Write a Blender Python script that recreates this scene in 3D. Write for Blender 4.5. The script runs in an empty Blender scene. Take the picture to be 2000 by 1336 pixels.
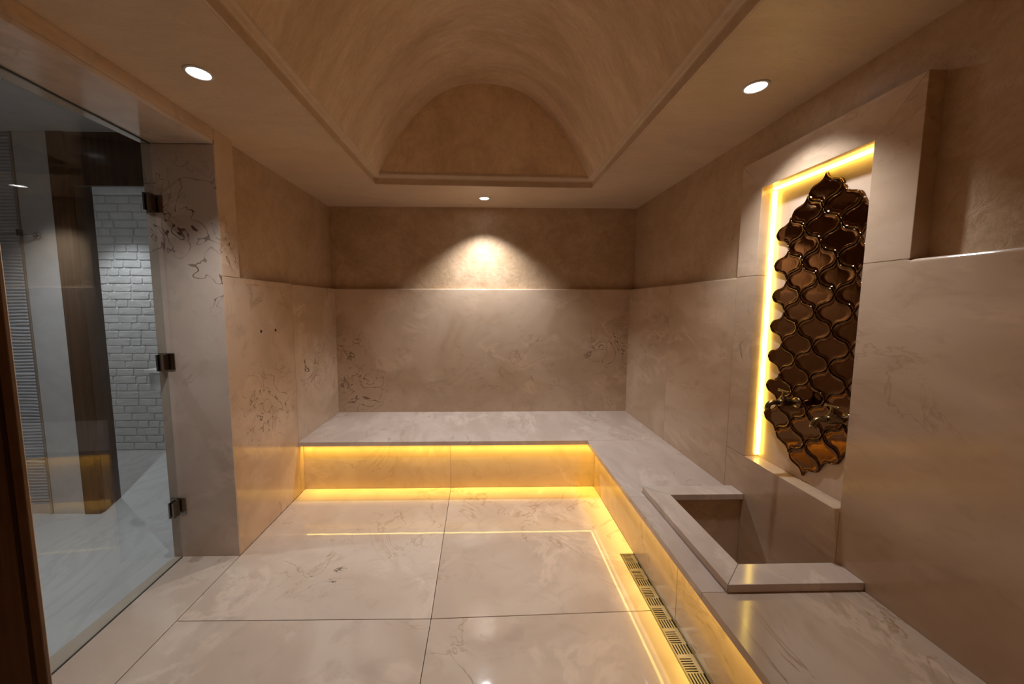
import bpy, bmesh, math, random
from mathutils import Vector, Matrix
random.seed(7)
PI = math.pi
SC = bpy.context.scene
COL = SC.collection

# ------------------------------------------------------------------ camera, world, exposure
W, H = 2.763, 2.326            # room width, ceiling height
cam = bpy.data.cameras.new('camera'); camo = bpy.data.objects.new('camera', cam); COL.objects.link(camo)
cam.sensor_fit = 'HORIZONTAL'; cam.sensor_width = 36; cam.lens = 700 / 2000 * 36
cam.shift_x = 37.38 / 2000; cam.shift_y = -9.72 / 2000
cam.clip_start = 0.02
pan, tilt, roll = .0225, -.0896, .0017
fw = Vector((math.sin(pan) * math.cos(tilt), math.cos(pan) * math.cos(tilt), math.sin(tilt)))
rt = Vector((math.cos(pan), -math.sin(pan), 0)); up = rt.cross(fw)
r2 = math.cos(roll) * rt + math.sin(roll) * up; u2 = -math.sin(roll) * rt + math.cos(roll) * up
M = Matrix((r2, u2, -fw)).transposed().to_4x4(); M.translation = (1.3944, -3.3821, 1.4259)
camo.matrix_world = M
SC.camera = camo
wd = bpy.data.worlds.new('world'); SC.world = wd; wd.use_nodes = True
wd.node_tree.nodes['Background'].inputs[0].default_value = (.02, .016, .012, 1)
wd.node_tree.nodes['Background'].inputs[1].default_value = 0.3
SC.view_settings.view_transform = 'Standard'; SC.view_settings.look = 'None'
SC.view_settings.exposure = 0.1; SC.view_settings.gamma = 1; SC.view_settings.use_curve_mapping = False
SC.cycles.use_denoising = True
SC.cycles.caustics_reflective = False; SC.cycles.caustics_refractive = False
SC.cycles.max_bounces = 8; SC.cycles.diffuse_bounces = 5; SC.cycles.glossy_bounces = 4; SC.cycles.adaptive_threshold = .03
SC.cycles.sample_clamp_indirect = 6
DOWN_W, LED_COL, LED_BENCH_W, LED_NICHE, HALL_W = 46.0, (1.0, .66, .09), 1.75, 9.0, 50.0
DOWN_COL = (.985, 1.0, 1.04)

# ------------------------------------------------------------------ materials
MATS = {}
def newmat(n):
    m = bpy.data.materials.new(n); m.use_nodes = True; MATS[n] = m
    nt = m.node_tree; nt.nodes.clear()
    out = nt.nodes.new('ShaderNodeOutputMaterial'); b = nt.nodes.new('ShaderNodeBsdfPrincipled')
    nt.links.new(b.outputs[0], out.inputs[0])
    return m, nt, b
class G:
    "small node-graph helper"
    def __init__(s, nt): s.nt = nt
    def n(s, t, **kw):
        x = s.nt.nodes.new(t)
        for k, v in kw.items(): setattr(x, k, v)
        return x
    def put(s, sock, v):
        if hasattr(v, 'is_output') or isinstance(v, bpy.types.NodeSocket): s.nt.links.new(v, sock)
        else: sock.default_value = v
    def math(s, op, a, b=0.0, c=0.0, clamp=False):
        x = s.n('ShaderNodeMath', operation=op, use_clamp=clamp)
        s.put(x.inputs[0], a); s.put(x.inputs[1], b); s.put(x.inputs[2], c); return x.outputs[0]
    def vmath(s, op, a, b=(0, 0, 0)):
        x = s.n('ShaderNodeVectorMath', operation=op); s.put(x.inputs[0], a)
        if op == 'SCALE': s.put(x.inputs[3], b)
        else: s.put(x.inputs[1], b)
        return x.outputs['Value'] if op in ('LENGTH', 'DISTANCE', 'DOT_PRODUCT') else x.outputs[0]
    def noise(s, vec, scale, detail=4, rough=.55, dist=0.0):
        x = s.n('ShaderNodeTexNoise'); s.put(x.inputs['Vector'], vec)
        x.inputs['Scale'].default_value = scale; x.inputs['Detail'].default_value = detail
        x.inputs['Roughness'].default_value = rough; x.inputs['Distortion'].default_value = dist
        return x.outputs['Fac']
    def rng(s, v, a, b, c=0.0, d=1.0, smooth=True):
        x = s.n('ShaderNodeMapRange', interpolation_type='SMOOTHSTEP' if smooth else 'LINEAR')
        s.put(x.inputs[0], v)
        for i, q in enumerate((a, b, c, d)): x.inputs[1 + i].default_value = q
        return x.outputs[0]
    def mix(s, fac, a, b):
        x = s.n('ShaderNodeMix', data_type='RGBA'); s.put(x.inputs[0], fac)
        for i, v in ((6, a), (7, b)):
            if isinstance(v, tuple): v = v if len(v) == 4 else (*v, 1)
            s.put(x.inputs[i], v)
        return x.outputs[2]
    def bump(s, h, strength, dist=.01):
        x = s.n('ShaderNodeBump'); s.put(x.inputs['Height'], h)
        x.inputs['Strength'].default_value = strength; x.inputs['Distance'].default_value = dist
        return x.outputs[0]
    def pos(s): return s.n('ShaderNodeNewGeometry').outputs['Position']
    def rand(s): return s.n('ShaderNodeObjectInfo').outputs['Random']
    def scaled(s, v, sc):
        x = s.n('ShaderNodeMapping'); s.put(x.inputs[0], v); x.inputs['Scale'].default_value = sc; return x.outputs[0]

def marble(name, base, pale, dark, rough=.1, clusters=(), veins=.35, streak=(1, 1, 1), crack=.014, vscale=2.6):
    m, nt, b = newmat(name); g = G(nt)
    P = g.pos(); r = g.rand()
    off = g.n('ShaderNodeCombineXYZ'); k = g.math('MULTIPLY', r, 17.0)
    for i in range(3): nt.links.new(k, off.inputs[i])
    Q = g.vmath('ADD', P, off.outputs[0])
    Qs = g.scaled(Q, streak)
    cloud = g.noise(Qs, 1.7, 3, .6, .8)
    col = g.mix(g.rng(cloud, .33, .68), base, pale)
    mott = g.noise(Qs, 7, 4, .62, 1.0)
    col = g.mix(g.math('MULTIPLY', g.rng(mott, .52, .72), .35), col, tuple(c * .80 for c in base))
    # pale wispy streaks
    st = g.noise(g.vmath('ADD', Qs, (3.1, 7.7, 1.3)), vscale, 5, .62, .5)
    st = g.rng(g.math('ABSOLUTE', g.math('SUBTRACT', st, .5)), 0.0, .06, 1, 0)
    gate = g.rng(g.noise(Qs, 2.1, 3), .5, .62)
    col = g.mix(g.math('MULTIPLY', g.math('MULTIPLY', st, gate), .33), col, tuple(min(1, c * 1.35) for c in pale))
    # brownish diffuse veins
    vn = g.noise(g.vmath('ADD', Qs, (9.1, 2.7, 5.3)), vscale * .8, 5, .62, 1.6)
    vv = g.rng(g.math('ABSOLUTE', g.math('SUBTRACT', vn, .5)), 0.0, .02, 1, 0)
    gate2 = g.rng(g.noise(g.vmath('ADD', Qs, (4, 4, 4)), 1.9, 3), .5, .64)
    col = g.mix(g.math('MULTIPLY', g.math('MULTIPLY', vv, gate2), veins), col, dark)
    # dark filled cracks in clusters (each with a place of its own in the stone)
    if clusters:
        mask = None
        for (c, rad) in clusters:
            dd = g.rng(g.vmath('DISTANCE', P, c), rad * .25, rad, 1, 0)
            mask = dd if mask is None else g.math('MAXIMUM', mask, dd)
        wob = g.noise(P, 11, 3, .6, .6)
        cn = g.noise(P, 4.2, 2.0, .5, 2.2)
        cr = g.rng(g.math('ABSOLUTE', g.math('SUBTRACT', cn, .5)), crack * .35, crack, 1, 0)
        cr = g.math('MULTIPLY', cr, g.rng(wob, .33, .43))
        col = g.mix(g.math('MULTIPLY', g.math('MULTIPLY', cr, mask), .85), col, (.075, .036, .014))
    nt.links.new(col, b.inputs['Base Color'])
    rr = g.rng(g.noise(P, 14, 4), .3, .7, rough * .8, rough * 1.35)
    nt.links.new(rr, b.inputs['Roughness'])
    b.inputs['Specular IOR Level'].default_value = .5
    nt.links.new(g.bump(g.noise(P, 5, 2), .03, .01), b.inputs['Normal'])
    return m

MB = (.50, .36, .242); MP = (.595, .45, .325); MD = (.24, .135, .065)
marble('marble_back', MB, MP, MD, .075, [((.24, 0, .62), .36), ((.10, 0, 1.05), .22), ((2.58, 0, 1.0), .34)], streak=(1, 1, 1.2))
marble('marble_left', MB, MP, MD, .085, [((0, -1.05, .78), .38), ((0, -.5, .9), .25), ((0, -1.34, 1.72), .14)])
marble('marble_jamb', (.49, .39, .315), (.58, .475, .395), MD, .13, [((-.2, -1.42, 1.9), .36), ((-.08, -1.42, 1.55), .22)])
marble('marble_right', MB, MP, MD, .12, [((W, -1.5, 1.2), .1)], veins=.28, streak=(1, .8, 1.6))
marble('marble_bench', (.55, .44, .365), (.66, .56, .48), MD, .10, streak=(1.6, .7, 1), veins=.32)
marble('marble_floor', (.56, .44, .345), (.66, .545, .44), (.33, .19, .09), .042, [((.55, -1.6, 0), .18), ((1.06, -1.15, 0), .12), ((1.7, -2.4, 0), .3)], veins=.5, crack=.006)
marble('marble_bench_near', (.46, .34, .245), (.58, .46, .36), (.26, .145, .065), .10, streak=(1.1, .55, 1), veins=.75, vscale=3.4)
marble('marble_riser', MB, MP, MD, .12, veins=.35)
marble('marble_niche', (.60, .46, .35), (.68, .54, .42), MD, .18, veins=.12)
m, nt, b = newmat('hall_floor'); g = G(nt)
P = g.pos(); n1 = g.noise(g.scaled(P, (1.0, .55, 1)), 2.2, 6, .6, 1.4)
st = g.rng(g.math('ABSOLUTE', g.math('SUBTRACT', n1, .5)), 0, .05, 1, 0)
nt.links.new(g.mix(g.math('MULTIPLY', st, .35), (.66, .66, .66), (.50, .47, .45)), b.inputs['Base Color'])
b.inputs['Roughness'].default_value = .12

def plaster(name, a, c, aniso=(1, 1, 1), rough=.38, arcs=False, bs=.25):
    m, nt, b = newmat(name); g = G(nt); P = g.pos()
    Q = g.scaled(P, aniso)
    n = g.noise(Q, 2.4, 6, .62, 1.0); n2 = g.noise(Q, 9, 7, .66, 1.6)
    f = g.math('ADD', g.math('MULTIPLY', g.rng(n, .3, .7), .6), g.math('MULTIPLY', g.rng(n2, .3, .72), .4))
    col = g.mix(f, a, c)
    st = g.rng(g.math('ABSOLUTE', g.math('SUBTRACT', g.noise(Q, 5, 8, .68, 2.0), .5)), 0, .02, 1, 0)
    col = g.mix(g.math('MULTIPLY', st, .22), col, tuple(x * .62 for x in a))
    nt.links.new(col, b.inputs['Base Color'])
    nt.links.new(g.rng(n2, .3, .7, rough * .8, rough * 1.3), b.inputs['Roughness'])
    hgt = g.math('ADD', g.noise(Q, 16, 6, .6, 1.2), g.math('MULTIPLY', n, 1.5))
    nt.links.new(g.bump(hgt, bs, .006), b.inputs['Normal'])
    b.inputs['Specular IOR Level'].default_value = .4
    return m
plaster('plaster_wall', (.40, .265, .15), (.58, .42, .275), bs=.6)
plaster('plaster_ceiling', (.53, .40, .275), (.64, .50, .36), (.6, 1.6, 1), rough=.42, bs=.12)
plaster('plaster_vault', (.54, .395, .255), (.80, .62, .44), (.6, 1.9, .6), rough=.42, bs=.6)
plaster('plaster_tympanum', (.62, .45, .28), (.88, .68, .46), (1, 1, .8), rough=.45, bs=.5)

def simple(name, col, rough=.5, metal=0.0, spec=.5, bumpsc=None, bstr=.1):
    m, nt, b = newmat(name); g = G(nt)
    P = g.pos(); n = g.noise(P, 11, 4)
    nt.links.new(g.mix(g.rng(n, .3, .7), tuple(c * .93 for c in col), tuple(min(1, c * 1.05) for c in col)), b.inputs['Base Color'])
    b.inputs['Roughness'].default_value = rough; b.inputs['Metallic'].default_value = metal
    b.inputs['Specular IOR Level'].default_value = spec
    if bumpsc: nt.links.new(g.bump(g.noise(P, bumpsc, 3), bstr, .004), b.inputs['Normal'])
    return m
simple('grout', (.20, .125, .075), .8)
simple('dark_channel', (.02, .017, .012), .6)
simple('drain_metal', (.62, .56, .44), .28, 1.0)
simple('chrome', (.55, .53, .50), .15, 1.0)
simple('hinge_metal', (.28, .24, .20), .22, 1.0)
simple('dark_gasket', (.05, .045, .04), .5)
simple('lamp_trim', (.62, .58, .54), .35)
simple('antique_brass', (.24, .17, .095), .28, 1.0, bumpsc=60, bstr=.1)
simple('lantern_glaze', (.125, .062, .026), .06, 1.0, bumpsc=30, bstr=.05)
simple('lantern_grout', (.30, .19, .09), .6)
simple('white_wall', (.60, .60, .60), .45)
simple('hall_ceiling', (.55, .56, .58), .6)
simple('wave_white', (.50, .52, .56), .22)
simple('brick_white', (.70, .70, .70), .5, bumpsc=55, bstr=.4)
simple('brick_mortar', (.62, .62, .63), .8)
simple('edge_trim', (.42, .36, .30), .35, .6)
simple('white_solid', (.85, .85, .85), .25)
def timber(name, a, c, d, rough):
    m, nt, b = newmat(name); g = G(nt)
    n = g.noise(g.scaled(g.pos(), (26, 26, 1.2)), 1.0, 6, .6, 1.2); n2 = g.noise(g.scaled(g.pos(), (7, 7, .5)), 1.0, 3)
    col = g.mix(g.rng(n, .3, .7), a, c)
    nt.links.new(g.mix(g.math('MULTIPLY', g.rng(n2, .35, .65), .5), col, d), b.inputs['Base Color'])
    b.inputs['Roughness'].default_value = rough; b.inputs['Specular IOR Level'].default_value = .3
timber('walnut', (.026, .011, .005), (.08, .036, .017), (.045, .019, .009), .45)
timber('post_timber', (.085, .045, .022), (.15, .085, .045), (.11, .06, .03), .4)
def emit(name, col, s):
    m = bpy.data.materials.new(name); m.use_nodes = True; MATS[name] = m; nt = m.node_tree; nt.nodes.clear()
    o = nt.nodes.new('ShaderNodeOutputMaterial'); e = nt.nodes.new('ShaderNodeEmission')
    e.inputs[0].default_value = (*col, 1); e.inputs[1].default_value = s; nt.links.new(e.outputs[0], o.inputs[0])
emit('lens_glow', (1, .97, .95), 14)
emit('led_niche', (1.0, .66, .10), LED_NICHE)
emit('led_bench', (1.0, .70, .16), 11.0)
m = bpy.data.materials.new('clear_glass'); m.use_nodes = True; MATS['clear_glass'] = m; nt = m.node_tree; nt.nodes.clear(); g = G(nt)
o = g.n('ShaderNodeOutputMaterial'); t = g.n('ShaderNodeBsdfTransparent'); gl = g.n('ShaderNodeBsdfGlossy'); mx = g.n('ShaderNodeMixShader'); fr = None
t.inputs[0].default_value = (.93, .95, .94, 1); gl.inputs['Roughness'].default_value = .003
ge = g.n('ShaderNodeNewGeometry'); cs = g.math('ABSOLUTE', g.vmath('DOT_PRODUCT', ge.outputs['Normal'], ge.outputs['Incoming']))
sch = g.math('ADD', g.math('MULTIPLY', g.math('POWER', g.math('SUBTRACT', 1.0, cs), 5.0), .96), .04)     # Schlick reflectance of each glass face
nt.links.new(sch, mx.inputs[0]); nt.links.new(t.outputs[0], mx.inputs[1]); nt.links.new(gl.outputs[0], mx.inputs[2]); nt.links.new(mx.outputs[0], o.inputs[0])

# ------------------------------------------------------------------ mesh helpers
def obj(name, bm, mat, parent=None, smooth=False, kind=None):
    me = bpy.data.meshes.new(name); bm.normal_update(); bm.to_mesh(me); bm.free()
    me.materials.append(MATS[mat])
    if smooth:
        for p in me.polygons: p.use_smooth = True
    o = bpy.data.objects.new(name, me); COL.objects.link(o)
    if parent is not None: o.parent = parent
    if kind: o['kind'] = kind
    return o
def share(name, src, parent, loc=(0, 0, 0), rot=(0, 0, 0)):
    o = src.copy(); o.name = name; COL.objects.link(o); o.parent = parent; o.location = loc; o.rotation_euler = rot; return o
def tag(o, label, cat=None, group=None, kind=None):
    o['label'] = label
    if cat: o['category'] = cat
    if group: o['group'] = group
    if kind: o['kind'] = kind
    return o
def empty(name, loc=(0, 0, 0)):
    o = bpy.data.objects.new(name, None); o.location = loc; o.empty_display_size = .1; COL.objects.link(o); return o
def new(): return bmesh.new()
def bx(bm, x0, x1, y0, y1, z0, z1):
    x0, x1 = sorted((x0, x1)); y0, y1 = sorted((y0, y1)); z0, z1 = sorted((z0, z1))
    v = [bm.verts.new((x, y, z)) for z in (z0, z1) for y in (y0, y1) for x in (x0, x1)]
    for f in ((0, 2, 3, 1), (4, 5, 7, 6), (0, 1, 5, 4), (2, 6, 7, 3), (0, 4, 6, 2), (1, 3, 7, 5)):
        bm.faces.new([v[i] for i in f])
    return bm
def bevel(bm, w, seg=2):
    if w: bmesh.ops.bevel(bm, geom=bm.edges[:], offset=w, segments=seg, affect='EDGES', profile=.6)
    return bm
def prism(bm, poly, axis, a, b):
    "polygon (list of 2-tuples in the two other axes, in xyz order) extruded along axis from a to b"
    def p3(p, t):
        if axis == 'x': return (t, p[0], p[1])
        if axis == 'y': return (p[0], t, p[1])
        return (p[0], p[1], t)
    lo = [bm.verts.new(p3(p, a)) for p in poly]; hi = [bm.verts.new(p3(p, b)) for p in poly]
    n = len(poly); bm.faces.new(lo); bm.faces.new(hi[::-1])
    for i in range(n): bm.faces.new((lo[i], hi[i], hi[(i + 1) % n], lo[(i + 1) % n]))
    bmesh.ops.recalc_face_normals(bm, faces=bm.faces[:]); return bm
def tube(bm, pts, radii, seg=16, cap=True):
    pts = [Vector(p) for p in pts]; rings = []
    if not isinstance(radii, (list, tuple)): radii = [radii] * len(pts)
    t0 = (pts[1] - pts[0]).normalized(); u = t0.orthogonal().normalized()
    for i, p in enumerate(pts):
        t = (pts[min(i + 1, len(pts) - 1)] - pts[max(i - 1, 0)]).normalized()
        u = (u - t * u.dot(t)).normalized(); w = t.cross(u)
        rings.append([bm.verts.new(p + radii[i] * (math.cos(k * 2 * PI / seg) * u + math.sin(k * 2 * PI / seg) * w)) for k in range(seg)])
    for a, b in zip(rings, rings[1:]):
        for k in range(seg): bm.faces.new((a[k], a[(k + 1) % seg], b[(k + 1) % seg], b[k]))
    if cap: bm.faces.new(rings[0][::-1]); bm.faces.new(rings[-1])
    return bm
def lathe(bm, prof, seg=40, mat=Matrix.Identity(4)):
    "prof: list of (r, h) about z"
    rings = []
    for r, h in prof:
        rings.append([bm.verts.new(mat @ Vector((max(r, 1e-5) * math.cos(k * 2 * PI / seg), max(r, 1e-5) * math.sin(k * 2 * PI / seg), h))) for k in range(seg)])
    for a, b in zip(rings, rings[1:]):
        for k in range(seg): bm.faces.new((a[k], a[(k + 1) % seg], b[(k + 1) % seg], b[k]))
    bmesh.ops.remove_doubles(bm, verts=bm.verts[:], dist=2e-5); bmesh.ops.recalc_face_normals(bm, faces=bm.faces[:]); return bm
def boxes(name, lst, mat, parent=None, bev=0, kind=None):
    bm = new()
    for b in lst: bx(bm, *b)
    return obj(name, bevel(bm, bev), mat, parent, kind=kind)
def slab(name, b, mat, parent, bev=.0025, ledge=None):
    if ledge:          # rounded upper front edge; ledge = (axis index, coordinate of the face)
        bm = bx(new(), *b); ax, val = ledge; zt_ = max(b[4], b[5])
        ed = [e_ for e_ in bm.edges if all(abs(v.co[ax] - val) < 1e-5 and abs(v.co.z - zt_) < 1e-5 for v in e_.verts)]
        bmesh.ops.bevel(bm, geom=ed, offset=.011, segments=4, affect='EDGES', profile=.5)
        return obj(name, bm, mat, parent)
    g = .0008
    x0, x1, y0, y1, z0, z1 = b
    return obj(name, bevel(bx(new(), x0, x1, y0, y1, z0, z1), bev), mat, parent)
GP = .0008   # half joint

# ------------------------------------------------------------------ setting: floor
YB = -3.75                     # wall behind the camera
YJ, YN = -1.4228, -2.297       # far and near side of the door opening
R = .0425                      # depth of the plaster recess
floor = tag(boxes('floor', [(-.37, W + .06, YB, .05, -.16, -.06), (-.37, 2.170, YB, .0, -.06, -.0205), (2.262, W, YB, .0, -.06, -.0205)], 'grout'), 'polished beige marble floor of the steam room', kind='structure')
def ftile(poly):
    bm = prism(new(), poly, 'z', -.02, 0)
    return obj('floor_tile', bevel(bm, .0012, 1), 'marble_floor', floor)
e = .0014
ftile([(e, -.687), (1.128 - e, -.687), (1.149 - e, -1.864 + e), (e, -1.852 + e)])
ftile([(1.128 + e, -.687), (2.253, -.687), (2.253, -1.4545), (2.171, -1.4545), (2.171, -1.840 + e), (1.149 + e, -1.864 + e)])
ftile([(e, -1.852 - e), (1.149 - e, -1.864 - e), (1.149 - e, -3.04 + e), (e, -3.04 + e)])
ftile([(1.149 + e, -1.864 - e), (2.171, -1.840 - e), (2.171, -3.04 + e), (1.149 + e, -3.04 + e)])
ftile([(e, -3.04 - e), (1.149 - e, -3.04 - e), (1.149 - e, YB), (e, YB)])
ftile([(1.149 + e, -3.04 - e), (2.171, -3.04 - e), (2.171, YB), (1.149 + e, YB)])
th = obj('threshold_slab', bevel(bx(new(), -.368, -.003, YN + .001, YJ - .001, -.02, .0), .0015, 1), 'marble_floor', floor)

# ------------------------------------------------------------------ setting: walls
wl = tag(boxes('wall_left', [(-.364, -R, YJ + .0002, .2, 0, H), (-.345, -.02, YB, YN - .001, 0, H), (-.345, -.02, YN, YJ + .02, 2.2662, H)], 'plaster_wall'),
         'left wall with plaster panel above beige marble slabs', kind='structure')
JY = -.742
slab('marble_slab', (-R, 0, JY + GP, 0, 0, 1.5752), 'marble_left', wl, ledge=(0, 0))
s2 = slab('marble_slab', (-R, 0, YJ, JY - GP, 0, 1.5752), 'marble_left', wl)
slab('marble_slab', (-R, 0, YJ, -1.285, 1.5764, H), 'marble_left', wl)
# door-side return of the room: one continuous jamb face, flush with the slab edge above
slab('jamb_slab', (-.366, -.0005, YJ - .006, YJ - .0002, 0.0005, 2.2455), 'marble_jamb', wl, .001)
slab('soffit_slab', (-.366, -.0005, YN + .001, YJ - .007, 2.2462, 2.2662), 'marble_jamb', wl)
slab('lintel_slab', (-.0195, 0, YN, YJ - GP, 2.2668, H), 'marble_left', wl)
slab('marble_slab', (-.0195, 0, -3.05 + GP, YN, 0, H), 'marble_left', wl, .006)
slab('marble_slab', (-.0195, 0, YB, -3.05 - GP, 0, H), 'marble_left', wl)
slab('jamb_slab', (-.366, -.0205, YN - .019, YN, 0, 2.2455), 'marble_jamb', wl)
for (y, z) in ((-1.122, 1.259), (-.968, 1.255)):
    mt = Matrix.Translation((0, y, z)) @ Matrix.Rotation(PI / 2, 4, 'Y')
    h = obj('screw_hole', lathe(new(), [(.0001, .0008), (.007, .0008), (.0085, .0013), (.0095, .0006), (.0095, -.004)], 18, mt), 'dark_channel', wl)
    h['label'] = 'small dark plugged hole drilled in the marble'

wb = tag(boxes('wall_back', [(-.345, W + .18, R, .2, 0, H)], 'plaster_wall'), 'back wall with plaster frieze above a wide marble slab', kind='structure')
slab('marble_slab', (.0, W, 0, R, .3, 1.5752), 'marble_back', wb, ledge=(1, 0))

XR = W + .055                  # plaster plane of the right wall
XN = W + .075                  # back of the niche
Y1, Y2, Z1, Z2 = -1.5834, -2.097, .6325, 2.0035      # niche opening
YF1, YF2, ZF = -1.4447, -2.2404, 2.150              # outer edges of the niche surround
wr = tag(boxes('wall_right', [(XN + .004, XN + .14, YB, .05, 0, H)], 'plaster_wall'), 'right wall with plaster panels, marble slabs and a lit niche', kind='structure')
for b_ in ((YB, YF2 + .001, 1.55, H), (YF1 - .001, R, 1.55, H), (YF2 + .0012, YF1 - .0012, ZF - .03, H)):
    pn = obj('plaster_panel', bx(new(), XR, XN + .004, *b_), 'plaster_wall', wr)
slab('marble_slab', (W, XR - .0003, JY + GP, 0, 0, 1.5752), 'marble_right', wr, ledge=(0, W))
slab('marble_slab', (W, XR - .0003, YF1 + GP, JY - GP, 0, 1.5752), 'marble_right', wr, ledge=(0, W))
slab('marble_slab', (W, XN + .003, Y2 + .002, YF1 - GP, 0, Z1), 'marble_right', wr)
slab('marble_slab', (W, XN + .003, Y1, YF1 - GP, Z1 + .0012, 1.5752), 'marble_right', wr, .002)
bm = bx(new(), W, XR - .0003, YF2 - .6, Y2, 0, 1.5752)
bmesh.ops.bisect_plane(bm, geom=bm.verts[:] + bm.edges[:] + bm.faces[:], plane_co=(0, YF2, 0), plane_no=(0, 1, 0))
ed = [e_ for e_ in bm.edges if all(abs(v.co.x - W) < 1e-5 and abs(v.co.z - 1.5752) < 1e-5 and v.co.y < YF2 + 1e-4 for v in e_.verts)]
bmesh.ops.bevel(bm, geom=ed, offset=.011, segments=4, affect='EDGES', profile=.5)
obj('marble_slab', bm, 'marble_right', wr)
slab('marble_slab', (W, XR - .0003, YB, YF2 - .6 - .0016, 0, 1.5752), 'marble_right', wr, ledge=(0, W))
slab('niche_cheek', (XR, XN + .003, Y2 - .02, Y2, Z1, Z2), 'marble_niche', wr, .001)
def fslab(poly):
    return obj('surround_slab', bevel(prism(new(), poly, 'x', W, XR - .0003 + .02), .0018), 'marble_right', wr)
fslab([(YF1, 1.5764), (Y1, 1.5764), (Y1, Z2 + .001), (YF1, ZF - .001)])
fslab([(YF1, ZF), (Y1, Z2), (Y2, Z2), (YF2, ZF)])
fslab([(YF2, 1.5764), (Y2, 1.5764), (Y2, Z2 + .001), (YF2, ZF - .001)])
obj('niche_back', bevel(bx(new(), XN, XN + .0035, Y2 - .012, Y1 + .012, Z1 + .0005, Z2 + .012), .0005, 1), 'marble_niche', wr)

PP = [(.0005, -2.312), (.222, -2.487), (.258, -2.500), (.2595, -2.510), (.2375, -2.513), (.236, -2.490), (.212, -2.488), (.209, -2.503), (.0005, -2.503)]
tag(obj('trim_3', bevel(prism(new(), PP, 'z', .0, H), .0015, 1), 'post_timber'), 'narrow dark grooved timber post on the near side of the glass door', kind='structure')
wf = tag(boxes('wall_front', [(-.345, W + .18, YB - .15, YB, 0, H)], 'plaster_wall'), 'plaster wall behind the viewpoint', kind='structure')

# ------------------------------------------------------------------ setting: ceiling with vault
OP = [Vector((.572, -.585)), Vector((2.222, -.538)), Vector((2.204, -3.14)), Vector((.562, -3.14))]   # opening BL, BR, FR, FL
OUT = [Vector((-.345, .2)), Vector((W + .22, .2)), Vector((W + .22, YB - .15)), Vector((-.345, YB - .15))]
def inset(d):
    c = []
    n = 4
    for i in range(n):
        p, a, b = OP[i], OP[i - 1], OP[(i + 1) % n]
        d1 = (p - a).normalized(); d2 = (b - p).normalized()
        n1 = Vector((d1.y, -d1.x)); n2 = Vector((d2.y, -d2.x))     # clockwise loop: right-hand normal points inwards
        c.append(p + (n1 + n2) * (d / (1 + n1.dot(n2))))
    return c
bm = new()
lo = [bm.verts.new((p.x, p.y, H)) for p in OUT]; li = [bm.verts.new((p.x, p.y, H)) for p in OP]
ho = [bm.verts.new((p.x, p.y, H + .03)) for p in OUT]; hi = [bm.verts.new((p.x, p.y, H + .03)) for p in OP]
for i in range(4):
    j = (i + 1) % 4
    bm.faces.new((lo[i], lo[j], li[j], li[i])); bm.faces.new((ho[i], hi[i], hi[j], ho[j]))
    bm.faces.new((li[i], li[j], hi[j], hi[i])); bm.faces.new((lo[i], ho[i], ho[j], lo[j]))
bmesh.ops.recalc_face_normals(bm, faces=bm.faces[:])
ceil = tag(obj('ceiling', bm, 'plaster_ceiling'), 'flat tan plaster ceiling around the vault opening', kind='structure')
prof = [(-.012, 0.0005), (-.012, -.0015), (-.004, -.0035), (.001, -.002), (.002, .004), (.002, .036), (.004, .043), (.010, .0475), (.030, .0485), (.040, .051), (.045, .058), (.045, .075)]
bm = new(); loops = []
for d, h in prof:
    loops.append([bm.verts.new((p.x, p.y, H + h)) for p in inset(d)])
for a, b_ in zip(loops, loops[1:]):
    for i in range(4): bm.faces.new((a[i], a[(i + 1) % 4], b_[(i + 1) % 4], b_[i]))
bmesh.ops.recalc_face_normals(bm, faces=bm.faces[:])
tag(obj('trim_1', bm, 'plaster_ceiling'), 'stepped plaster moulding framing the vaulted ceiling opening', kind='structure')
VI = inset(.043); ZV = H + .055; RISE = .655
SEAM = .225         # a plaster seam rings the vault here; the coat behind it is a little thicker
def vp(s, v, extra=0.0):       # s along the arch 0..1, v from the back (0) to the front (1)
    t = -math.cos(PI * s); L = VI[0].lerp(VI[3], v); Rr = VI[1].lerp(VI[2], v); c = (L + Rr) / 2; hw = (Rr - L) / 2
    p = c + hw * t
    return (p.x, p.y, ZV + (RISE + extra) * (1 - abs(t) ** 2.4))
bm = new(); NS = 60
rows = [(j / 8 * SEAM, 0.0) for j in range(9)] + [(SEAM + .004, .011), (SEAM + .012, .014)] + [(SEAM + .012 + (1 - SEAM - .012) * j / 16, .014) for j in range(1, 17)]
grid = [[bm.verts.new(vp(i / NS, v, ex)) for i in range(NS + 1)] for v, ex in rows]
for j in range(len(rows) - 1):
    for i in range(NS): bm.faces.new((grid[j][i], grid[j + 1][i], grid[j + 1][i + 1], grid[j][i + 1]))
vault = tag(obj('vault', bm, 'plaster_vault', smooth=True), 'barrel vault of trowelled tan plaster in the ceiling', kind='structure')
for v in (0, 1):
    bm = new(); ring = [bm.verts.new(vp(i / NS, v, .014 * v)) for i in range(NS + 1)]
    bm.faces.new(ring if v == 0 else ring[::-1])
    t_ = obj('tympanum', bm, 'plaster_tympanum', vault); t_['label'] = 'half-round plaster end wall of the vault'

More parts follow.
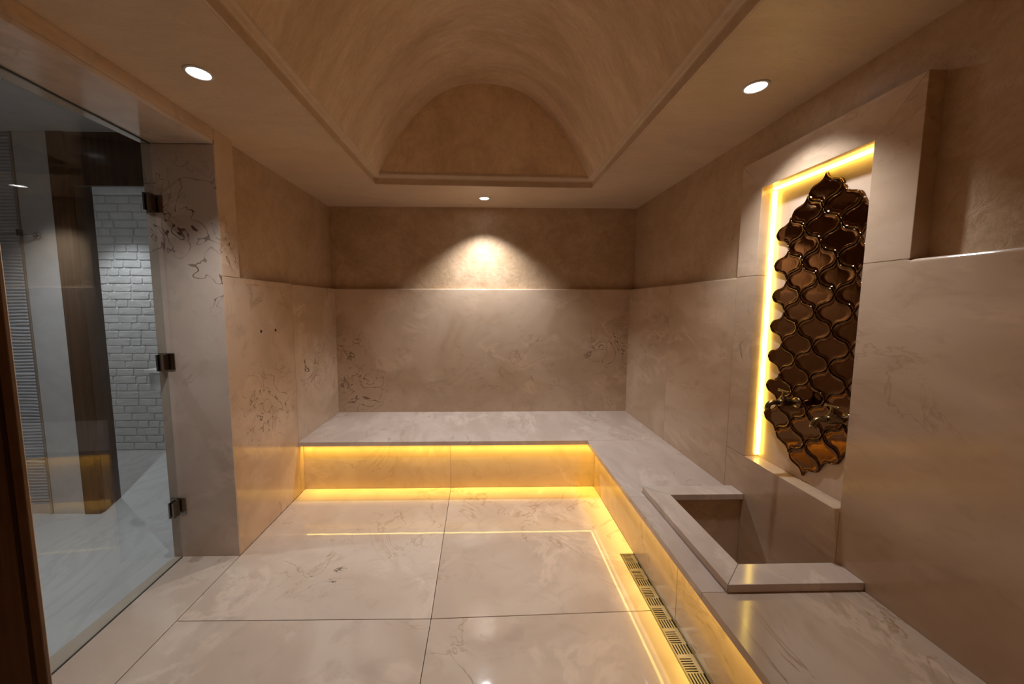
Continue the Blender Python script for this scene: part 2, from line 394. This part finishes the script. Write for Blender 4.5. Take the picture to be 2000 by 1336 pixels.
# ------------------------------------------------------------------ recessed downlights
def downlight(x, y, label, z=H, watt=DOWN_W, size=106, blend=.75, col=DOWN_COL):
    t = tag(empty('downlight', (x, y, z)), label, 'light', 'recessed ceiling downlights')
    obj('trim_ring', lathe(new(), [(.0385, .001), (.0385, -.0035), (.041, -.0055), (.046, -.005), (.049, -.0025), (.0495, .0005), (.0385, .001)], 48), 'lamp_trim', t, True)
    obj('lens', lathe(new(), [(.0001, -.0022), (.030, -.0024), (.0384, -.0018), (.0384, .0005), (.0001, .0005)], 40), 'lens_glow', t)
    L = bpy.data.lights.new('downlight_beam', 'SPOT'); L.energy = watt; L.spot_size = math.radians(size); L.spot_blend = blend; L.color = col; L.shadow_soft_size = .022
    lo_ = bpy.data.objects.new('downlight_beam', L); COL.objects.link(lo_); lo_.parent = t; lo_.location = (0, 0, -.03)
    return t
downlight(.279, -1.872, 'round white downlight in the ceiling above the glass door')
downlight(2.514, -1.839, 'round white downlight in the ceiling above the lit niche', watt=DOWN_W * .87)
downlight(1.391, -.252, 'round white downlight in the ceiling close to the back wall', watt=DOWN_W * 2.0, size=108, blend=.8)

# ------------------------------------------------------------------ benches
ZB, ZU = .40, .3685
DB = -.757; XB = W - .591
BR_Y, BR_X = -.686, 2.254      # riser faces
bb = tag(empty('bench', (1.1, -.4, 0)), 'wide marble bench along the back wall, lit underneath', 'bench')
def part(name, b, mat, parent, bev=.002):
    loc = parent.location
    x0, x1, y0, y1, z0, z1 = b
    return obj(name, bevel(bx(new(), x0 - loc.x, x1 - loc.x, y0 - loc.y, y1 - loc.y, z0 - loc.z, z1 - loc.z), bev), mat, parent)
part('top_slab', (.0005, W - .0005, DB, -.0005, ZU, ZB), 'marble_bench', bb)
part('riser', (.0005, 1.128 - GP, BR_Y, BR_Y + .02, .0, ZU - .0005), 'marble_riser', bb, .001)
part('riser', (1.128 + GP, BR_X, BR_Y, BR_Y + .02, .0, ZU - .0005), 'marble_riser', bb, .001)
rb = tag(empty('bench', (2.5, -2.2, 0)), 'long marble bench along the right wall, holding the basin', 'bench')
part('top_slab', (XB, W - .0005, -1.56, DB - .0012, ZU, ZB), 'marble_bench', rb)
part('top_slab', (XB, 2.362, -2.2, -1.5612, ZU, ZB), 'marble_bench', rb)
part('top_slab', (2.363, W - .0005, -2.2, -2.13, ZU, ZB), 'marble_bench', rb)
part('top_slab', (XB, W - .0005, -3.1, -2.2012, ZU, ZB), 'marble_bench_near', rb)
part('top_slab', (XB, W - .0005, YB + .001, -3.1012, ZU, ZB), 'marble_bench_near', rb)
for a, c in ((BR_Y, -1.9), (-1.9016, -3.1), (-3.1016, YB + .001)):
    part('riser', (BR_X, BR_X + .02, c, a - .0008, .0, ZU - .0005), 'marble_riser', rb, .001)

# LED strips under the bench overhang
def led_under(label, x0, x1, y0, y1, watt):
    t = tag(empty('led_strip', ((x0 + x1) / 2, (y0 + y1) / 2, ZU)), label, 'LED strip', 'LED strips under the benches')
    hx, hy = (x1 - x0) / 2, (y1 - y0) / 2
    obj('channel', bevel(bx(new(), -hx, hx, -hy, hy, -.006, -.0006), .001, 1), 'lamp_trim', t)
    obj('diffuser', bevel(bx(new(), -hx + .002, hx - .002, -hy + .002, hy - .002, -.0072, -.0058), .0004, 1), 'led_bench', t)
    L = bpy.data.lights.new('strip_light', 'AREA'); L.shape = 'RECTANGLE'; L.size = hx * 2 - .004; L.size_y = hy * 2 - .004; L.energy = watt; L.color = LED_COL; L.spread = math.radians(66)
    o = bpy.data.objects.new('strip_light', L); COL.objects.link(o); o.parent = t; o.location = (0, 0, -.0078)
led_under('glowing yellow LED strip under the back bench', .004, BR_X - .012, BR_Y - .024, BR_Y - .008, LED_BENCH_W * 2.25)
led_under('glowing yellow LED strip under the right bench', BR_X - .024, BR_X - .008, YB + .01, BR_Y - .03, LED_BENCH_W * 2.4)

# ------------------------------------------------------------------ basin sunk in the right bench
ba = tag(empty('wash_basin', (2.56, -1.85, 0)), 'deep rectangular marble basin with raised rim set in the bench', 'basin')
RO = (2.262, -1.506, -2.206); RI = (2.372, -1.598, -2.104); ZR = .4315
def rim(poly):
    l = ba.location
    return obj('rim_slab', bevel(prism(new(), [(p[0] - l.x, p[1] - l.y) for p in poly], 'z', ZB + .0004, ZR), .0022), 'marble_bench', ba)
k = .0006
rim([(RO[0], RO[1]), (W - .0008, RO[1]), (W - .0008, RI[1]), (RI[0], RI[1])])
rim([(RO[0], RO[1] - 2 * k), (RI[0], RI[1] - 2 * k), (RI[0], RI[2] + 2 * k), (RO[0], RO[2] + 2 * k)])
rim([(RO[0], RO[2]), (RI[0], RI[2]), (W - .0008, RI[2]), (W - .0008, RO[2])])
part('basin_wall', (2.366, W - .001, -1.582, -1.563, .02, ZB - .001), 'marble_right', ba, .001)
part('basin_wall', (2.3645, 2.384, -2.128, -1.5835, .02, ZB - .001), 'marble_right', ba, .001)
part('basin_wall', (2.3855, W - .001, -2.128, -2.112, .02, ZB - .001), 'marble_right', ba, .001)
part('basin_floor', (2.3855, W - .001, -2.1105, -1.5835, .005, .03), 'marble_right', ba, .001)

# ------------------------------------------------------------------ linear floor drain
dr = tag(empty('floor_drain', (2.2125, -2.2, 0)), 'long slotted metal floor drain along the right bench', 'drain')
X0, X1, D0, D1 = 2.1725, 2.2525, -1.456, -3.15
part('channel', (X0, X1, D1, D0, -.058, -.030), 'dark_channel', dr, 0)
lx, ly = dr.location.x, dr.location.y
bm = new()
def rel(x0, x1, y0, y1, z0, z1): bx(bm, x0 - lx, x1 - lx, y0 - ly, y1 - ly, z0, z1)
rel(X0, X0 + .002, D1, D0, -.03, -.0005); rel(X1 - .002, X1, D1, D0, -.03, -.0005); rel(X0 + .002, X1 - .002, D0 - .002, D0, -.03, -.0005); rel(X0 + .002, X1 - .002, D1, D1 + .002, -.03, -.0005)
obj('frame', bm, 'drain_metal', dr)
bm = new(); ga, gb = X0 + .0045, X1 - .0045; wz = gb - ga; y = D0 - .006; idx = 0
zt, zb_ = -.0025, -.0045
while y - .062 > D1 + .006:
    c = .060; m_ = .004; ns = 6; y0, y1 = y, y - c
    if idx % 2 == 0:      # slots run across the drain
        pitch = c / ns
        rel(ga, ga + .006, y1, y0, zb_, zt); rel(gb - .018, gb, y1, y0, zb_, zt)
        for i in range(ns): rel(ga + .006, gb - .018, y0 - i * pitch - pitch * .55, y0 - i * pitch, zb_, zt)
    else:                 # slots run along the drain
        px = wz / ns
        rel(ga, gb, y0 - .005, y0, zb_, zt); rel(ga, gb, y1, y1 + .012, zb_, zt)
        for i in range(ns): rel(ga + i * px, ga + i * px + px * .55, y1 + .012, y0 - .005, zb_, zt)
    y -= c; idx += 1
rel(ga, gb, D1 + .004, y, zb_, zt); rel(ga, gb, D0 - .006, D0 - .003, zb_, zt)
obj('grate', bm, 'drain_metal', dr)

# ------------------------------------------------------------------ niche: LED strips, lantern tiles, taps
def led_niche(label, b):
    c = Vector(((b[0] + b[1]) / 2, (b[2] + b[3]) / 2, (b[4] + b[5]) / 2))
    t = tag(empty('led_strip', c), label, 'LED strip', 'LED strips in the niche')
    obj('diffuser', bevel(bx(new(), *(b[i] - c[i // 2] for i in range(6))), .002), 'led_niche', t)
led_niche('bright vertical LED strip in the far corner of the niche', (XN - .022, XN - .0008, Y1 - .011, Y1 - .0008, Z1 + .012, Z2 - .016))
led_niche('bright horizontal LED strip along the top of the niche', (XN - .022, XN - .0008, Y2 + .002, Y1 - .002, Z2 - .012, Z2 - .0008))

tp = tag(empty('tile_panel', (XN - .0008, -1.855, 0)), 'glossy dark bronze lantern tile panel inside the lit niche', 'tile panel')
HW, HH, AMP = .0815, .0740, .0092
def quad_curve(n=14):
    pts = []
    for i in range(n):
        t = i / n
        p = Vector((HW * t, HH * (1 - t))); nrm = Vector((HH, HW)).normalized()
        pts.append(p - nrm * (AMP * math.sin(2 * PI * t)))
    return pts
def outline():
    q = quad_curve(); o = []
    o += [(p.x, p.y) for p in q]
    n = len(q)
    o += [(p.x, -p.y) for p in [Vector((HW, 0))] + q[:0:-1]]
    o += [(-p.x, -p.y) for p in q]
    o += [(-p.x, p.y) for p in [Vector((HW, 0))] + q[:0:-1]]
    return o
def lantern(seed):
    rr = random.Random(seed); bm = new(); O = outline()
    # shrink along the local normal for the joint, then build the pillowed profile
    n = len(O); P = [Vector(p) for p in O]
    N = []
    for i in range(n):
        t = (P[(i + 1) % n] - P[i - 1]).normalized(); N.append(Vector((t.y, -t.x)))
    if sum(P[i].dot(N[i]) for i in range(n)) < 0: N = [-x for x in N]
    ph = [rr.uniform(-.0009, .0009) for _ in range(n)]
    rings = []
    for sc, hgt, jit in ((.972, 0, 0), (.972, .0060, 0), (.957, .0102, .6), (.928, .0122, 1), (.893, .0112, 1), (.862, .0086, .2), (.845, .0082, 0), (.60, .0084, 0)):
        ring = [bm.verts.new((-(hgt + ph[i] * jit), P[i].x * sc, P[i].y * sc)) for i in range(n)]
        rings.append(ring)
    for a, b_ in zip(rings, rings[1:]):
        for i in range(n): bm.faces.new((a[i], a[(i + 1) % n], b_[(i + 1) % n], b_[i]))
    c = bm.verts.new((-.0085, 0, 0))
    for i in range(n): bm.faces.new((rings[-1][i], rings[-1][(i + 1) % n], c))
    bmesh.ops.recalc_face_normals(bm, faces=bm.faces[:])
    return bm
protos = []
ZT = 1.914
cells = []
for c in range(-2, 3):
    for k in range(9 - abs(c)): cells.append((c * HW, ZT - abs(c) * HH - k * 2 * HH))
for i, (dy, z) in enumerate(cells):
    if i < 5:
        o = obj('lantern_tile', lantern(i), 'lantern_glaze', tp, True); protos.append(o)
    else:
        o = protos[i % 5].copy(); o.name = 'lantern_tile'; COL.objects.link(o); o.parent = tp
    o.location = (0, dy, z)
    o.rotation_euler = (0, random.uniform(-.010, .010), random.uniform(-.012, .012))

def tap(y, z, label):
    t = tag(empty('wall_tap', (XN - .0135, y, z)), label, 'tap', 'taps on the lantern tiles')
    RY = Matrix.Rotation(-PI / 2, 4, 'Y')         # local z -> -x (into the room)
    obj('flange', lathe(new(), [(.0001, 0), (.024, 0), (.025, .003), (.021, .007), (.014, .010), (.0125, .014), (.0001, .014)], 32, RY), 'antique_brass', t, True)
    bm = new()
    tube(bm, [(-.010, 0, 0), (-.022, 0, 0), (-.030, 0, 0), (-.036, 0, 0), (-.050, 0, 0), (-.058, 0, 0), (-.075, 0, 0), (-.083, 0, 0), (-.088, 0, 0)], [.0115, .0115, .0150, .0172, .0172, .0160, .0172, .0155, .0125], 20)
    obj('body', bm, 'antique_brass', t, True)
    bm = new()
    tube(bm, [(-.084, 0, 0), (-.100, 0, .0015), (-.114, 0, .0015), (-.126, 0, -.003), (-.134, 0, -.011), (-.1365, 0, -.021), (-.1365, 0, -.031)], [.0120, .0115, .0110, .0106, .0104, .0106, .0112], 18)
    obj('spout', bm, 'antique_brass', t, True)
    h = obj('valve_stem', lathe(new(), [(.0001, .010), (.0135, .010), (.0140, .017), (.0105, .021), (.0085, .026), (.0055, .030), (.0048, .048), (.0065, .050), (.0065, .055), (.0001, .056)], 24, Matrix.Translation((-.067, 0, 0))), 'antique_brass', t, True)
    bm = new()
    tube(bm, [(-.067, -.030, .053), (-.067, -.027, .053), (-.067, -.018, .053), (-.067, -.006, .054), (-.067, .006, .054), (-.067, .018, .053), (-.067, .027, .053), (-.067, .030, .053)], [.0030, .0062, .0046, .0042, .0042, .0046, .0062, .0030], 14)
    obj('handle', bm, 'antique_brass', t, True)
tap(-1.805, .983, 'dark brass wall tap nearer the bright vertical LED strip')
tap(-2.035, .978, 'dark brass wall tap nearer the right edge of the niche')

# ------------------------------------------------------------------ glass door
XG = -.318; AJAR = math.radians(3.6)
d1 = tag(empty('door_1', (XG, YJ - .012, 0)), 'frameless clear glass door with three dark metal hinges', 'door', kind='structure')
del d1['category']; d1.rotation_euler = (0, 0, AJAR)
part('pane', (XG - .005, XG + .005, YN + .004, YJ - .012, .005, 2.240), 'clear_glass', d1, .0008)
part('seal', (XG - .003, XG + .003, YN + .004, YJ - .012, .0005, .0046), 'dark_gasket', d1, .0005)
part('seal', (XG - .005, XG + .005, YN + .004, YJ - .012, 2.2405, 2.2459), 'dark_gasket', d1, .0005)
for zc in (1.945, 1.118, .302):
    hg = part('hinge', (-.360, -.276, YJ - .0105, YJ - .0062, zc - .045, zc + .045), 'hinge_metal', d1, .0012); hg.rotation_euler = (0, 0, -AJAR)
    def sub(name, b, mat='hinge_metal', bev=.0012):
        l = d1.location
        o_ = obj(name, bevel(bx(new(), *(b[i] - (l.x, l.y, l.z)[i // 2] for i in range(6))), bev), mat, hg); o_.rotation_euler = (0, 0, AJAR); return o_
    sub('clamp_plate', (XG + .0056, XG + .0135, YJ - .062, YJ - .018, zc - .044, zc + .044))
    sub('clamp_plate', (XG - .0135, XG - .0056, YJ - .062, YJ - .018, zc - .044, zc + .044))
    bm = new(); tube(bm, [(0, -.0045, zc - .030), (0, -.0045, zc + .030)], .0085, 18)
    obj('knuckle', bm, 'dark_gasket', hg)
    for dz in (-.028, .028):
        for xx in (-.345, -.325):
            mt = Matrix.Translation((xx - XG, .0015, zc + dz)) @ Matrix.Rotation(PI / 2, 4, 'X')
            obj('screw', lathe(new(), [(.0001, .0018), (.004, .0014), (.0052, 0)], 14, mt), 'chrome', hg)

# ------------------------------------------------------------------ the hall beyond the glass door
HX = -.368
hf = tag(boxes('floor_hall', [(-3.2, HX - .001, YB, -.98, -.06, -.004), (-3.2, HX - .001, -.98, .3, -.06, -.004)], 'hall_floor'), 'glossy white marble floor of the hall outside', kind='structure')
hf.name = 'floor_hall'
tag(boxes('ceiling_hall', [(-3.2, -.346, YB, .3, 2.498, 2.56)], 'hall_ceiling'), 'grey-white ceiling of the hall outside', kind='structure')
wh = tag(boxes('wall_hall', [(-3.2, -1.336, -.96, -.80, -.004, 2.498), (-.52, -.346, -.96, -.8, -.004, 2.498)], 'white_wall'), 'plain off-white wall of the hall outside', kind='structure')
obj('wall_panel', bevel(bx(new(), -1.558, -1.336, -.978, -.9605, -.003, 2.497), .001, 1), 'white_wall', wh)
obj('edge_strip', bevel(bx(new(), -1.572, -1.5595, -.984, -.9605, -.003, 2.497), .001, 1), 'edge_trim', wh)
# rippled tiles, each with its own relief
def wave_tile(seed):
    rr = random.Random(seed); bm = new(); nx, nz = 26, 70; w_, h_ = .598, .298; o1, o2 = rr.uniform(0, 9), rr.uniform(0, 9)
    def hgt(x, z):
        ph = z / .0215 * 2 * PI + 1.6 * math.sin(7 * x + o1 + 3 * z) + .9 * math.sin(17 * x - 5 * z + o2)
        return .0035 * math.sin(ph) + .001 * math.sin(ph * .5 + x * 9)
    vv = [[bm.verts.new((x, -.014 - hgt(x, z), z)) for x in [w_ * i / nx for i in range(nx + 1)]] for z in [h_ * j / nz for j in range(nz + 1)]]
    for j in range(nz):
        for i in range(nx): bm.faces.new((vv[j][i], vv[j][i + 1], vv[j + 1][i + 1], vv[j + 1][i]))
    edge = [vv[0][i] for i in range(nx + 1)] + [vv[j][nx] for j in range(1, nz + 1)] + [vv[nz][i] for i in range(nx - 1, -1, -1)] + [vv[j][0] for j in range(nz - 1, 0, -1)]
    back = [bm.verts.new((v.co.x, -.0005, v.co.z)) for v in edge]
    for i in range(len(edge)): bm.faces.new((edge[i], back[i], back[(i + 1) % len(edge)], edge[(i + 1) % len(edge)]))
    bmesh.ops.recalc_face_normals(bm, faces=bm.faces[:])
    return bm
wt = [obj('wave_tile', wave_tile(s), 'wave_white', wh, True) for s in range(3)]
k = 0
for col in range(2):
    for row in range(8):
        loc = (-2.1715 - col * .6, -.9605, .079 + row * .3 + .0)
        o = wt[k] if k < 3 else wt[k % 3].copy()
        if k >= 3: o.name = 'wave_tile'; COL.objects.link(o); o.parent = wh
        o.location = loc; k += 1
obj('wall_panel', bevel(bx(new(), -2.78, -1.573, -.975, -.9605, -.003, .077), .001, 1), 'wave_white', wh)
tag(boxes('wall_hall_end', [(-3.3, -3.2, YB, .3, 0, 2.498)], 'white_wall'), 'end wall of the hall', kind='structure')
tag(boxes('wall_hall_front', [(-3.2, -.346, YB - .15, YB, 0, 2.498)], 'white_wall'), 'hall wall behind the viewpoint', kind='structure')

# timber door surround
df = tag(empty('door_2', (-1.28, -.98, 0)), 'dark walnut door surround beyond the glass door', kind='structure')
part('casing', (-1.335, -1.232, -.992, -.9605, -.003, 2.497), 'walnut', df, .0015)
part('head_panel', (-1.2312, -.80, -.984, -.958, 2.172, 2.497), 'walnut', df, .0015)
part('head_panel', (-.7992, -.35, -.984, -.961, 2.172, 2.497), 'walnut', df, .0015)
l = df.location
bm = prism(new(), [(p[0] - l.x, p[1] - l.y) for p in ((-1.2325, -.957), (-1.310, -.772), (-1.342, -.772), (-1.300, -.957))], 'z', -.003, 2.34)
obj('reveal_board', bevel(bm, .001, 1), 'walnut', df)
# lock plate on the reveal
ang = math.atan2(.206, -.0775)
lp = empty('tmp'); bpy.data.objects.remove(lp)
mt = Matrix.Translation((-1.2535 - l.x, -.922 - l.y, 1.105)) @ Matrix.Rotation(ang, 4, 'Z')
bm = bevel(bx(new(), -.012, .012, -.0018, .0012, -.095, .095), .0008, 1); bmesh.ops.transform(bm, matrix=mt, verts=bm.verts[:])
pl = obj('strike_plate', bm, 'chrome', df)
for z0, z1 in ((.005, .055), (-.055, -.015)):
    bm = bx(new(), -.006, .006, -.0024, -.0017, z0, z1); bmesh.ops.transform(bm, matrix=mt, verts=bm.verts[:])
    obj('latch_slot', bm, 'dark_channel', pl)

# robe hook on the plain panel
hk = tag(empty('robe_hook', (-1.462, -.978, 1.861)), 'chrome robe hook on the off-white hall wall', 'hook')
RX = Matrix.Rotation(PI / 2, 4, 'X')
obj('rose', lathe(new(), [(.0001, 0), (.021, 0), (.022, .004), (.019, .010), (.010, .013), (.0001, .013)], 28, RX), 'chrome', hk, True)
bm = new(); tube(bm, [(0, -.012, 0), (-.012, -.030, 0), (-.036, -.036, 0), (-.060, -.037, .001)], .0045, 12); obj('arm', bm, 'chrome', hk, True)
obj('peg', bevel(bx(new(), -.072, -.058, -.050, -.024, -.010, .032), .002), 'hinge_metal', hk)

# brick wall in the room beyond
wk = tag(boxes('wall_brick', [(-2.75, -1.20, .112, .25, -.004, 2.498)], 'brick_mortar'), 'white painted brick wall in the room beyond the hall', kind='structure')
def brick(seed, w_, h_):
    rr = random.Random(seed); bm = new(); n = 5; O = []
    hw, hh = w_ / 2, h_ / 2; rc = .008
    j = lambda: rr.uniform(-.0026, .0026)
    for sx, sz in ((1, 1), (-1, 1), (-1, -1), (1, -1)):
        a = (sx * hw + j(), sz * (hh - rc)); b_ = (sx * (hw - rc), sz * hh + j()); O += ([a, b_] if sx * sz > 0 else [b_, a])
        mx_ = 0
    O2 = []
    for i in range(8):
        p, q = O[i], O[(i + 1) % 8]; O2.append(p)
        if i % 2 == 1: O2.append(((p[0] + q[0]) / 2 + j() * .6, (p[1] + q[1]) / 2 + j() * .7))
    lo_ = [bm.verts.new((x, 0, z)) for x, z in O2]; md = [bm.verts.new((x, -.010, z)) for x, z in O2]; hi_ = [bm.verts.new((x * .965, -.014 + rr.uniform(-.0014, .0014), z * .91)) for x, z in O2]
    m_ = len(O2)
    for a, b_ in ((lo_, md), (md, hi_)):
        for i in range(m_): bm.faces.new((a[i], a[(i + 1) % m_], b_[(i + 1) % m_], b_[i]))
    c = bm.verts.new((0, -.0145, 0))
    for i in range(m_): bm.faces.new((hi_[i], hi_[(i + 1) % m_], c))
    bmesh.ops.recalc_face_normals(bm, faces=bm.faces[:])
    return bm
lib = {}
CH = .0735
for row in range(33):
    z = .0 + CH * (row + .5)
    x = -2.40 + ((row % 2) * .105) + random.uniform(-.03, .03)
    while x < -1.36:
        kind_ = random.choice(['l', 'l', 's', 'm']); w_ = {'l': .215, 'm': .165, 's': .105}[kind_]; v_ = random.randrange(3)
        key = (kind_, v_)
        if key not in lib:
            o = obj('brick', brick(hash(kind_) % 7 + v_ * 11 if False else ord(kind_) + v_, w_ - .010, CH - .010), 'brick_white', wk); lib[key] = o
        else:
            o = lib[key].copy(); o.name = 'brick'; COL.objects.link(o); o.parent = wk
        o.location = (x + w_ / 2, .1168, z); x += w_
tag(boxes('trim_2', [(-2.75, -.346, .055, .13, 2.428, 2.497)], 'white_solid', bev=.002), 'white cornice above the painted bricks', kind='structure')
tag(boxes('wall_brick_side', [(-2.85, -2.7501, -.80, .25, 0, 2.498)], 'white_wall'), 'side wall of the room beyond the hall', kind='structure')
# corner of a white counter seen past the jamb
vn = tag(empty('vanity_counter', (-1.5, .02, 0)), 'white counter corner against the painted bricks beside the hinge', 'counter')
part('counter_top', (-1.742, -1.22, -.06, .097, .795, .825), 'white_solid', vn, .002)
part('cabinet', (-1.715, -1.22, -.04, .096, .62, .7945), 'white_wall', vn, .002)
downlight(-.928, -1.560, 'small downlight in the hall ceiling outside the glass door', 2.498, HALL_W, 112, .8, (.88, .93, 1.0))
downlight(-1.9, -.36, 'small downlight in the ceiling close to the painted bricks', 2.498, HALL_W * .7, 92, .6, (.95, .97, 1.0))
